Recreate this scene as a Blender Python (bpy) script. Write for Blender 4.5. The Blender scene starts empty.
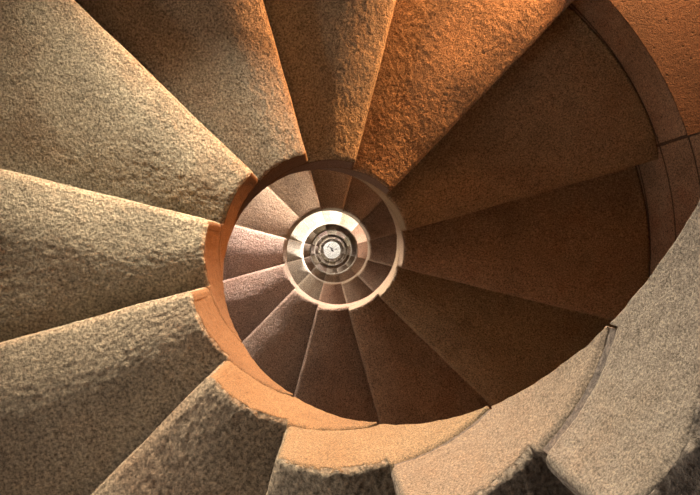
import bpy, bmesh, math, random
from mathutils import Vector, noise, Matrix
R = math.radians
S = bpy.context.scene
col = S.collection
random.seed(4)

# ------------------------------------------------------------------ measures
H = 0.18                 # riser
RI, RO = 0.28, 1.25      # open well radius, wall radius
NB = 111                 # steps from the floor to level k = 0
ZC = 0.97 + H * NB       # camera height
K0, K1 = -7, 110         # highest and lowest step built; topmost ones unseen, added to shade the right side
def zk(k): return H * (NB - k)
NOSE = {-3: 315.4, -2: 284.6, -1: 254.8, 0: 225.2, 1: 195.5, 2: 166.2, 3: 136.0, 4: 105.7, 5: 76.0, 6: 46.2, 7: 15.8, 8: -13.7, 9: -44.1, 10: -74.5, 11: -104.6}
def ang(k): return NOSE.get(k, 225.5 - 30.0 * k)      # nosing direction of step k, degrees

# ------------------------------------------------------------------ camera
cd = bpy.data.cameras.new('camera'); cam = bpy.data.objects.new('camera', cd); col.objects.link(cam)
cam.location = (-0.0034, 0.0028, ZC)
cd.sensor_width = 36.0; cd.lens = 31.5
cd.shift_x = 0.026; cd.shift_y = 0.0039
cd.clip_start = 0.02; cd.clip_end = 200
S.camera = cam
S.view_settings.view_transform = 'Standard'; S.view_settings.look = 'None'
S.view_settings.gamma = 1.0; S.view_settings.use_curve_mapping = False
S.view_settings.exposure = 0.0

# ------------------------------------------------------------------ world
w = bpy.data.worlds.new('sky'); S.world = w; w.use_nodes = True
bg = w.node_tree.nodes['Background']
bg.inputs[0].default_value = (0.80, 0.86, 1.0, 1); bg.inputs[1].default_value = 0.25

# ------------------------------------------------------------------ daylight at the window openings, plus added lamps
def area(name, th, r, z, sx, sy, power, color, tilt=0.0, turn=0.0):
    ld = bpy.data.lights.new(name, 'AREA'); ld.shape = 'RECTANGLE'
    ld.size = sx; ld.size_y = sy; ld.energy = power; ld.color = color
    o = bpy.data.objects.new(name, ld); col.objects.link(o)
    a = R(th); o.location = (r * math.cos(a), r * math.sin(a), z)
    b = R(th + turn)
    d = Vector((-math.cos(b) * math.cos(R(tilt)), -math.sin(b) * math.cos(R(tilt)), -math.sin(R(tilt))))
    o.rotation_euler = d.to_track_quat('-Z', 'Y').to_euler()
    return o
WARM = (1.0, 0.39, 0.13); CREAM = (1.0, 0.86, 0.66); PALE = (1.0, 0.93, 0.82); PINK = (1.0, 0.82, 0.72)
def turn_z(k, m): return zk(k + 12 * m)
# low warm light through the opening beside step six of each turn
for m, p in {0: 195, 1: 30, 2: 12, 4: 15}.items():
    area('opening_light', 56, 2.05, turn_z(6, m) + 0.13, 0.7, 0.2, p, WARM, -6)
# creamy light from the upper opening
for m, p in {0: 205, 1: 300, 2: 60, 3: 100, 5: 100, 7: 100}.items():
    area('opening_light', 98, 1.70, turn_z(5, m) + 0.68, 0.6, 0.24, p, CREAM if m == 0 else PINK if m == 1 else PALE, 4)
# pale light from the left opening
for m, p in {0: 26, 1: 12, 2: 60, 4: 80, 6: 80, 8: 80}.items():
    area('opening_light', 200, 1.70, turn_z(2, m) + 1.1, 0.6, 0.5, p, PALE, 25)
# added white lamps at an unseen opening low on the right, second turn down
for m, p in {1: 720, 3: 200, 5: 200}.items():
    area('opening_light', 321, 1.70, turn_z(12, m) - 0.0, 0.6, 0.4, p, (1, 0.96, 0.90), 4)
area('floor_fill', 100, 1.0, 1.6, 0.7, 1.0, 130, (1, 0.95, 0.88), 35)  # added lamp to brighten the floor; no doorway is built here

# ------------------------------------------------------------------ materials
def nd(nt, t, loc=(0, 0), **kw):
    n = nt.nodes.new(t); n.location = loc
    for k, v in kw.items(): setattr(n, k, v)
    return n
def stone(name, c1, c2, c3, grain=170.0, bump=1.0, pit=0.35, objcol=True, mortar=False, rough=0.85):
    m = bpy.data.materials.new(name); m.use_nodes = True
    nt = m.node_tree; L = nt.links; b = nt.nodes['Principled BSDF']
    tc = nd(nt, 'ShaderNodeTexCoord'); oi = nd(nt, 'ShaderNodeObjectInfo')
    sc = nd(nt, 'ShaderNodeMath', operation='MULTIPLY'); sc.inputs[1].default_value = 37.0
    L.new(oi.outputs['Random'], sc.inputs[0])
    ad = nd(nt, 'ShaderNodeVectorMath', operation='ADD')
    L.new(tc.outputs['Object'], ad.inputs[0]); L.new(sc.outputs[0], ad.inputs[1])
    V = ad.outputs[0]
    def nz(s, det=4, ro=0.6):
        n = nd(nt, 'ShaderNodeTexNoise'); n.inputs['Scale'].default_value = s
        n.inputs['Detail'].default_value = det; n.inputs['Roughness'].default_value = ro
        L.new(V, n.inputs['Vector']); return n.outputs['Fac']
    def ramp(fac, stops):
        r = nd(nt, 'ShaderNodeValToRGB'); L.new(fac, r.inputs[0])
        while len(r.color_ramp.elements) < len(stops): r.color_ramp.elements.new(0.5)
        for e, (p, c) in zip(r.color_ramp.elements, stops):
            e.position = p; e.color = (*c, 1)
        return r.outputs[0]
    def mix(f, a, bb, mode='MIX'):
        x = nd(nt, 'ShaderNodeMix', data_type='RGBA', blend_type=mode)
        if isinstance(f, float): x.inputs[0].default_value = f
        else: L.new(f, x.inputs[0])
        L.new(a, x.inputs[6]); L.new(bb, x.inputs[7]); return x.outputs[2]
    base = ramp(nz(5.0, 5), [(0.32, c1), (0.5, c2), (0.68, c3)])
    gr = nz(grain, 5, 0.72)
    spk = ramp(gr, [(0.36, (0.35, 0.32, 0.28)), (0.5, (0.92, 0.92, 0.92)), (0.64, (1.6, 1.57, 1.5))])
    c = mix(1.0, base, spk, 'MULTIPLY')
    vo = nd(nt, 'ShaderNodeTexVoronoi'); vo.inputs['Scale'].default_value = 42.0
    L.new(V, vo.inputs['Vector'])
    pr = ramp(vo.outputs['Distance'], [(0.06, (0, 0, 0)), (0.22, (1, 1, 1))])
    pm = ramp(nz(24.0, 2), [(0.5, (1, 1, 1)), (0.62, (0, 0, 0))])
    pits = mix(1.0, pr, pm, 'LIGHTEN')
    dark = mix(pit, c, mix(1.0, c, pits, 'MULTIPLY'))
    out = dark
    if objcol: out = mix(1.0, out, oi.outputs['Color'], 'MULTIPLY')
    # height
    h = nd(nt, 'ShaderNodeMath', operation='MULTIPLY_ADD'); L.new(pits, h.inputs[0]); h.inputs[1].default_value = pit * 0.8
    L.new(gr, h.inputs[2])
    h2 = nd(nt, 'ShaderNodeMath', operation='MULTIPLY_ADD'); L.new(nz(45.0, 2), h2.inputs[0]); h2.inputs[1].default_value = 0.9
    L.new(h.outputs[0], h2.inputs[2])
    hh = h2.outputs[0]
    if mortar:
        sp = nd(nt, 'ShaderNodeSeparateXYZ'); L.new(tc.outputs['Object'], sp.inputs[0])
        at = nd(nt, 'ShaderNodeMath', operation='ARCTAN2'); L.new(sp.outputs[1], at.inputs[0]); L.new(sp.outputs[0], at.inputs[1])
        of = nd(nt, 'ShaderNodeMath', operation='SUBTRACT'); L.new(at.outputs[0], of.inputs[0]); of.inputs[1].default_value = R(18)
        cb = nd(nt, 'ShaderNodeCombineXYZ'); L.new(of.outputs[0], cb.inputs[0]); L.new(sp.outputs[2], cb.inputs[1])
        br = nd(nt, 'ShaderNodeTexBrick'); L.new(cb.outputs[0], br.inputs['Vector'])
        br.offset = 0.0; br.inputs['Scale'].default_value = 1.0
        br.inputs['Brick Width'].default_value = R(30); br.inputs['Row Height'].default_value = H
        br.inputs['Mortar Size'].default_value = 0.005; br.inputs['Mortar Smooth'].default_value = 0.3
        br.inputs['Color1'].default_value = (1, 1, 1, 1); br.inputs['Color2'].default_value = (0.82, 0.8, 0.78, 1)
        br.inputs['Mortar'].default_value = (0.25, 0.22, 0.2, 1)
        out = mix(1.0, out, br.outputs['Color'], 'MULTIPLY')
        h3 = nd(nt, 'ShaderNodeMath', operation='MULTIPLY_ADD'); L.new(br.outputs['Fac'], h3.inputs[0]); h3.inputs[1].default_value = -1.5
        L.new(hh, h3.inputs[2]); hh = h3.outputs[0]
    bp = nd(nt, 'ShaderNodeBump'); bp.inputs['Strength'].default_value = bump; bp.inputs['Distance'].default_value = 0.0075
    L.new(hh, bp.inputs['Height'])
    L.new(bp.outputs[0], b.inputs['Normal']); L.new(out, b.inputs['Base Color'])
    b.inputs['Roughness'].default_value = rough; b.inputs['Specular IOR Level'].default_value = 0.3
    return m
M_STEP = stone('step_sandstone', (0.20, 0.172, 0.14), (0.27, 0.235, 0.192), (0.24, 0.19, 0.148))
M_END = stone('dressed_sandstone', (0.15, 0.12, 0.092), (0.19, 0.16, 0.128), (0.17, 0.132, 0.096), grain=420.0, bump=0.5, pit=0.0)
M_MORTAR = stone('mortar', (0.045, 0.035, 0.029), (0.065, 0.052, 0.044), (0.055, 0.042, 0.033), grain=200.0, bump=0.4, pit=0.0, objcol=False)
M_WALL = stone('wall_sandstone', (0.16, 0.105, 0.065), (0.23, 0.155, 0.10), (0.20, 0.11, 0.065), pit=0.9, mortar=True, objcol=False)
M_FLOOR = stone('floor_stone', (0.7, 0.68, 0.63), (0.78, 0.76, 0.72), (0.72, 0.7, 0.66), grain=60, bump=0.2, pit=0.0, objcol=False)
M_INLAY = stone('dark_inlay', (0.03, 0.03, 0.03), (0.05, 0.045, 0.04), (0.03, 0.03, 0.03), grain=60, bump=0.1, pit=0.0, objcol=False)

# ------------------------------------------------------------------ structure
def link(name, bm, mat, smooth=False):
    me = bpy.data.meshes.new(name); bm.to_mesh(me); bm.free()
    me.materials.append(mat)
    if smooth:
        for p in me.polygons: p.use_smooth = True
    o = bpy.data.objects.new(name, me); col.objects.link(o); return o
DA = 3; NA = 360 // DA; NR = NB + 16
TH = 0.40
def solid(ia, iz):
    a0 = ia * DA % 360; k = None
    for m in range(-1, 10):
        for t0, t1, kk, up, hh in ((18, 78, 6, 0, 4), (84, 114, 5, 3, 3), (183, 216, 2, 4, 4), (306, 336, 12, -2, 4)):
            if t0 <= a0 < t1:
                if kk == 12 and m < 1: continue  # unseen opening, added only for the white lamps
                lo = NB - (kk + 12 * m) + up
                if lo <= iz < lo + hh: return False
    return 0 <= iz < NR
bm = bmesh.new(); vc = {}
def V(ia, iz, s):
    key = (ia % NA, iz, s)
    if key not in vc:
        a = R(key[0] * DA); r = RO + TH * s
        vc[key] = bm.verts.new((r * math.cos(a), r * math.sin(a), iz * H))
    return vc[key]
for ia in range(NA):
    for iz in range(NR):
        if not solid(ia, iz): continue
        bm.faces.new([V(ia, iz, 0), V(ia, iz + 1, 0), V(ia + 1, iz + 1, 0), V(ia + 1, iz, 0)])
        bm.faces.new([V(ia, iz, 1), V(ia + 1, iz, 1), V(ia + 1, iz + 1, 1), V(ia, iz + 1, 1)])
        if not solid(ia, iz + 1): bm.faces.new([V(ia, iz + 1, 0), V(ia, iz + 1, 1), V(ia + 1, iz + 1, 1), V(ia + 1, iz + 1, 0)])
        if not solid(ia, iz - 1): bm.faces.new([V(ia, iz, 0), V(ia + 1, iz, 0), V(ia + 1, iz, 1), V(ia, iz, 1)])
        if not solid((ia + 1) % NA, iz): bm.faces.new([V(ia + 1, iz, 0), V(ia + 1, iz + 1, 0), V(ia + 1, iz + 1, 1), V(ia + 1, iz, 1)])
        if not solid((ia - 1) % NA, iz): bm.faces.new([V(ia, iz, 0), V(ia, iz, 1), V(ia, iz + 1, 1), V(ia, iz + 1, 0)])
wall = link('wall_outer', bm, M_WALL); wall['kind'] = 'structure'
wall['label'] = 'round sandstone tower wall enclosing the stair, orange lit ledge at upper right'
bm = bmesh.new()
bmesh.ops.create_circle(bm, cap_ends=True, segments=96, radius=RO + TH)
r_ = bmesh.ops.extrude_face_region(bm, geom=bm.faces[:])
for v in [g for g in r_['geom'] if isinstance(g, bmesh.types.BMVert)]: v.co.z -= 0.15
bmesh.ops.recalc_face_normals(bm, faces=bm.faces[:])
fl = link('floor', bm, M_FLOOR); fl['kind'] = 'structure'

# ------------------------------------------------------------------ one step block
RHO = 0.012
def prof(t0, t1, n, dense=0.0): return [t0 + (t1 - t0) * i / n for i in range(n + 1)]
def make_step(seed, fine=1.0, zmin=None, W1=30.0, W2=30.0, g=0.006, gt=0.006):
    """solid wedge: nosing at angle 0, tread over 0..30 deg, tail under the next step over 30..60 deg"""
    off = Vector((seed * 13.7, seed * 5.1, seed * 3.3))
    nr = int(170 * fine); nt_ = int(90 * fine); ntail = int(36 * fine) + 1; nz_ = int(34 * fine)
    rs = []
    for i in range(nr + 1):
        t = i / nr; rs.append(RI + (RO - 0.002 - RI) * (0.72 * t + 0.28 * t * t))
    ths = [R(W1) * ((i / nt_) * 0.75 + 0.25 * (i / nt_) ** 2) for i in range(nt_ + 1)] + [R(W1) + 0.003] + [R(W1) + R(W2) * 0.982 * (i / ntail) for i in range(1, ntail + 1)]
    zs = [i / nz_ for i in range(nz_ + 1)]
    A30 = R(W1); B30 = R(W2)
    def ztop(th, r):
        if th > A30 + 0.012 / r and r > RI + 0.034: return gt - 0.0007
        return 0.0
    def zbot(th):
        z = (-H + g) if th <= A30 else (-H + 0.0004 + H * (th - A30) / B30)
        z = min(z, -0.004)
        if zmin is not None: z = max(z, zmin)
        return z
    def N(p, s): return noise.noise((p + off) * s)
    def place(th, r, z, zt, zb):
        x = th * r
        # rounding near riser (x=0), top (zt), inner face (RI) and the bottom joint
        dz_t = zt - z; dz_b = z - zb; dr = r - RI
        rho = min(RHO, (zt - zb) * 0.45)
        cx = max(x, rho) if th < A30 else x
        cz = min(max(z, zb + rho * 0.5), zt - rho); cr = max(r, RI + rho)
        v = Vector((x - cx, cr and (r - cr), z - cz))
        m_ = max(abs(v.x), abs(v.y), abs(v.z))
        if m_ > 1e-9 and v.length > 1e-9: v = v * (m_ / v.length)
        x, r, z = cx + v.x, cr + v.y, cz + v.z
        # worn nosing: the tread dips towards its front edge
        if th < A30 and dz_t < 0.5 * H:
            w_ = min(0.14, 0.62 * r * A30)
            if x < w_:
                z -= 0.030 * (w_ / 0.14) * (1 - x / w_) ** 2.0 * (1 - dz_t / (0.5 * H))
        s_ = th / A30
        if 0.4 < s_ <= 1.0 and dz_t < 0.5 * H:      # pillowed tread, lower again towards the riser behind
            z -= 0.016 * ((s_ - 0.4) / 0.6) ** 1.6 * (1 - dz_t / (0.5 * H))
        tt = x / max(r, 1e-6)
        p = Vector((r * math.cos(tt), r * math.sin(tt), z))
        hid = (th > A30 + 0.01 and dr > 0.02 and dz_t < 1e-6) or (dz_b < 1e-6 and dr > 0.015) or r > RO - 0.02
        if not hid:
            back = max(0.0, min(1.0, (A30 - th) * r / 0.05))
            d = (0.0010 * N(p, 75) + 0.0013 * N(p, 140)) * (0.35 + 0.65 * back) + 0.003 * N(p, 7) * back
            if dz_b < 1e-6: d *= 0.12
            if th < 1e-6 + 0.02 / r and dz_t > 1e-6:            # riser
                tv = Vector((math.sin(tt), -math.cos(tt), 0)); p += tv * max(0.0, min(d, 0.004) + 0.001)
            elif dr < 1e-6 and dz_t > 1e-6:
                rv = Vector((math.cos(tt), math.sin(tt), 0)); p -= rv * (0.0012 * N(p, 60) + 0.0006 * N(p, 150) + 0.002 * N(p, 8))
            else:
                p.z += d
                if dr < 0.03: p -= Vector((math.cos(tt), math.sin(tt), 0)) * (0.0035 * N(p + Vector((3, 1, 7)), 60) * back)
        return p
    bm = bmesh.new()
    def grid(f, na, nb_):
        vs = [[bm.verts.new(f(i, j)) for j in range(nb_)] for i in range(na)]
        for i in range(na - 1):
            for j in range(nb_ - 1):
                try: bm.faces.new([vs[i][j], vs[i + 1][j], vs[i + 1][j + 1], vs[i][j + 1]])
                except ValueError: pass
        return vs
    nth = len(ths)
    top = grid(lambda i, j: place(ths[i], rs[j], ztop(ths[i], rs[j]), ztop(ths[i], rs[j]), zbot(ths[i])), nth, nr + 1)
    bj = list(range(0, nr + 1, 6)); bj = bj if bj[-1] == nr else bj + [nr]
    bot = grid(lambda i, j: place(ths[i], rs[j], zbot(ths[i]), ztop(ths[i], rs[j]), zbot(ths[i])), nth, nr + 1)
    def zz(th, r, t): a, b_ = zbot(th), ztop(th, r); return a + (b_ - a) * t
    for gi, (it, ir) in enumerate((((0), None), (nth - 1, None))):
        grid(lambda i, j: place(ths[it], rs[j], zz(ths[it], rs[j], zs[i]), ztop(ths[it], rs[j]), zbot(ths[it])), nz_ + 1, nr + 1)
    for jr in (0, nr):
        grid(lambda i, j: place(ths[i], rs[jr], zz(ths[i], rs[jr], zs[j]), ztop(ths[i], rs[jr]), zbot(ths[i])), nth, nz_ + 1)
    bmesh.ops.remove_doubles(bm, verts=bm.verts[:], dist=0.0004)
    bmesh.ops.recalc_face_normals(bm, faces=bm.faces[:])
    bm.normal_update()
    inner = [f for f in bm.faces if math.hypot(*f.calc_center_median().xy) < RI + 0.006 and abs(f.normal.z) < 0.6]
    iset = set(inner)
    for f in bm.faces:
        c = f.calc_center_median()
        if f not in iset and c.xy.length < RI + 0.012 and math.atan2(c.y, c.x) > A30 and c.z > zbot(math.atan2(c.y, c.x)) + 0.002: iset.add(f)
    inner = list(iset)
    be = bmesh.new(); mp = {}
    def cv(v, back):
        if (v, back) not in mp:
            c = v.co.copy()
            if back:
                q = math.hypot(c.x, c.y); c.x *= (q + 0.02) / q; c.y *= (q + 0.02) / q; c.z = c.z * 0.98 - 0.0018
            mp[(v, back)] = be.verts.new(c)
        return mp[(v, back)]
    for f in inner:
        be.faces.new([cv(v, 0) for v in f.verts]); be.faces.new([cv(v, 1) for v in reversed(f.verts)])
        for l in f.loops:
            if sum(1 for g_ in l.edge.link_faces if g_ in iset) == 1:
                a, b_ = l.vert, l.link_loop_next.vert
                be.faces.new([cv(b_, 0), cv(a, 0), cv(a, 1), cv(b_, 1)])
    bmesh.ops.delete(bm, geom=inner, context='FACES')
    out = []
    for nm, m_, mat in (('tread', bm, M_STEP), ('inner_end', be, M_END)):
        me = bpy.data.meshes.new(nm); m_.to_mesh(me); m_.free()
        for p in me.polygons: p.use_smooth = True
        me.materials.append(mat); out.append(me)
    return out
def make_mortar(W1, g):
    bm = bmesh.new(); n = 24; r0, r1 = RI + 0.0035, RI + 0.024
    ring = []
    for i in range(n + 1):
        a = 0.02 + (R(W1) * 0.978 - 0.02) * i / n
        ring.append([bm.verts.new((r * math.cos(a), r * math.sin(a), z)) for r, z in
                     ((r0 + 0.0012 * noise.noise((i * .7, 3, 1)), -H + 0.0015), (r1, -H + 0.0015), (r1, -H + g - 0.0015), (r0 + 0.0012 * noise.noise((i * .7, 9, 1)), -H + g - 0.0015))])
    for i in range(n):
        for j in range(4):
            bm.faces.new([ring[i][j], ring[i][(j + 1) % 4], ring[i + 1][(j + 1) % 4], ring[i + 1][j]])
    bm.faces.new(ring[0]); bm.faces.new(ring[-1][::-1])
    bmesh.ops.recalc_face_normals(bm, faces=bm.faces[:])
    me = bpy.data.meshes.new('mortar_joint'); bm.to_mesh(me); bm.free(); me.materials.append(M_MORTAR)
    return me
far = make_step(7, 0.4)

CLOCK = {(12 - 0): 0}
def clock(k):
    h = round((90 - (ang(k) + 15)) / 30) % 12
    return 12 if h == 0 else h
words = ['zero', 'one', 'two', 'three', 'four', 'five', 'six', 'seven', 'eight', 'nine', 'ten', 'eleven', 'twelve']
turns = ['outermost', 'second', 'third', 'fourth', 'fifth', 'sixth', 'seventh', 'eighth', 'ninth', 'tenth']
# hue of each stone, with some of its light and shade painted in
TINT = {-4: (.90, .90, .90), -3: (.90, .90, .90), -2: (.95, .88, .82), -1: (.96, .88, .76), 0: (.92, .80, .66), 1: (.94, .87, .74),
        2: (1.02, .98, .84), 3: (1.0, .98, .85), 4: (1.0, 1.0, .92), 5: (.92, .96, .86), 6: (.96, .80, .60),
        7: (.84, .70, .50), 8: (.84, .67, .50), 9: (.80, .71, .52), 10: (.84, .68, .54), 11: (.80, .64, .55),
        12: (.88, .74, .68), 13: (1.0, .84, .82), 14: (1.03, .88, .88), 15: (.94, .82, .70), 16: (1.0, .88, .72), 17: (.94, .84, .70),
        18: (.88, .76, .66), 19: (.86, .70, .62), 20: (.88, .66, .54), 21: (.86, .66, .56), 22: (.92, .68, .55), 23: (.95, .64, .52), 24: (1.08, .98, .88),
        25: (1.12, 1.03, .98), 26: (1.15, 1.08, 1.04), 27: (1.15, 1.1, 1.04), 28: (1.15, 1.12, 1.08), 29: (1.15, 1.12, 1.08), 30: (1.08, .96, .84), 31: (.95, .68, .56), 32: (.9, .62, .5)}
LAB = {
 -4: 'pale grey sandstone step at the right edge, the nearest block of the spiral',
 -3: 'large grey speckled inner end of the nearest step, filling the lower right corner',
 -2: 'grey brown step with wide pale inner end between two curved joints at bottom right',
 -1: 'sandstone step at bottom centre with broad cream yellow inner end',
 0: 'dark brown rough step at lower left with golden orange inner end',
 1: 'rough grey brown step low on the left, pale along its front edge',
 2: 'grey beige rough step at the left edge, middle height of the picture',
 3: 'large beige step at upper left, cream along its front edge',
 4: 'grey green step at top left with an orange front edge',
 5: 'dark olive step at top centre with a rust coloured front edge',
 6: 'orange brown pitted step at top right of centre, brightly raked by warm light',
 7: 'smooth dark brown step at upper right, rounded at the wall below the orange ledge',
}
def gap(k): return {-4: 0.018, -3: 0.018, -2: 0.011, -1: 0.008}.get(k, 0.006)
# stone hue of the dressed inner ends, light and shade partly mixed in
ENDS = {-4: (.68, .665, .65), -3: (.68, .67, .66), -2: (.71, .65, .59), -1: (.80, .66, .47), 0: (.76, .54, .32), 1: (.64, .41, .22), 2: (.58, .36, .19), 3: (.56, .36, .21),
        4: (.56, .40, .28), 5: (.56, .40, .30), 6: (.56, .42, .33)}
far_mortar = make_mortar(30.0, 0.006)
def part(name, me, parent, color):
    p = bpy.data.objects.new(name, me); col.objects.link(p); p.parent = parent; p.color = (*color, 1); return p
proto = None
for k in range(K0, K1 + 1):
    w1, w2 = ang(k - 1) - ang(k), ang(k - 2) - ang(k - 1)
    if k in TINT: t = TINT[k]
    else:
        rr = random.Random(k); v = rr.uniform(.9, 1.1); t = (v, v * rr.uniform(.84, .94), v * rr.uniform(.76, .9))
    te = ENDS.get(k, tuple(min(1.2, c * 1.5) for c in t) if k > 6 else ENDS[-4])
    if 14 < k < K1 - 1 and proto:
        o = proto.copy(); col.objects.link(o)
        for ch in list(proto.children):
            c = ch.copy(); c.parent = o; col.objects.link(c)
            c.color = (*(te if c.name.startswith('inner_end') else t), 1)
    else:
        o = bpy.data.objects.new('stair_step', None); o.empty_display_size = 0.1; col.objects.link(o)
        if k >= K1 - 1: tr, en = make_step(9, 0.4, -(K1 - k + 1) * H + 0.001)
        elif k < 14: tr, en = make_step(k + 8, 1.0 if k < 8 else 0.7, None, w1, w2, gap(k), gap(k - 1))
        else: tr, en = far
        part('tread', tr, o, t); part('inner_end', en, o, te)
        if k < K1: part('mortar_joint', far_mortar if k >= 14 else make_mortar(w1, gap(k)), o, (1, 1, 1))
        if k == 14: proto = o
    o.name = 'stair_step'
    o.location = (0, 0, zk(k)); o.rotation_euler = (0, 0, R(ang(k)))
    o['category'] = 'step'; o['group'] = 'sandstone steps of the spiral staircase'
    turn = (k + 4) // 12
    if k in LAB: o['label'] = LAB[k]
    elif k < -4: o['label'] = "sandstone step above the picture's nearest block, at %s o'clock" % words[clock(k)]
    else:
        o['label'] = "wedge shaped stone step at %s o'clock in the %s ring of the spiral" % (words[clock(k)], turns[min(turn, 9)])

# ------------------------------------------------------------------ dark marks on the pale ground disc

bm = bmesh.new()
def stroke(x0, y0, x1, y1, w_):
    f = 20.95 / 613.0
    a = Vector(((x0 - 331.8) * f, (250.2 - y0) * f, 0)); b = Vector(((x1 - 331.8) * f, (250.2 - y1) * f, 0))
    n = (b - a).normalized().cross(Vector((0, 0, 1))) * w_
    lo = [bm.verts.new(p + Vector((0, 0, 0.0))) for p in (a + n, b + n, b - n * 0.6, a - n * 0.6)]
    hi = [bm.verts.new(v.co + Vector((0, 0, 0.004))) for v in lo]
    bm.faces.new(hi); bm.faces.new(lo[::-1])
    for i in range(4): bm.faces.new([lo[i], lo[(i + 1) % 4], hi[(i + 1) % 4], hi[i]])
for st in ((329.5, 244.0, 327.4, 247.8, .015), (328.6, 246.6, 331.2, 247.2, .012), (330.6, 247.4, 333.4, 251.4, .028), (333.0, 247.6, 331.0, 251.2, .016), (334.4, 249.8, 337.0, 248.4, .012)):
    stroke(*st)
bmesh.ops.recalc_face_normals(bm, faces=bm.faces[:])
o = link('floor_inlay', bm, M_INLAY)
o['label'] = 'small dark angular marks on the bright round floor at the bottom of the well'; o['category'] = 'floor inlay'
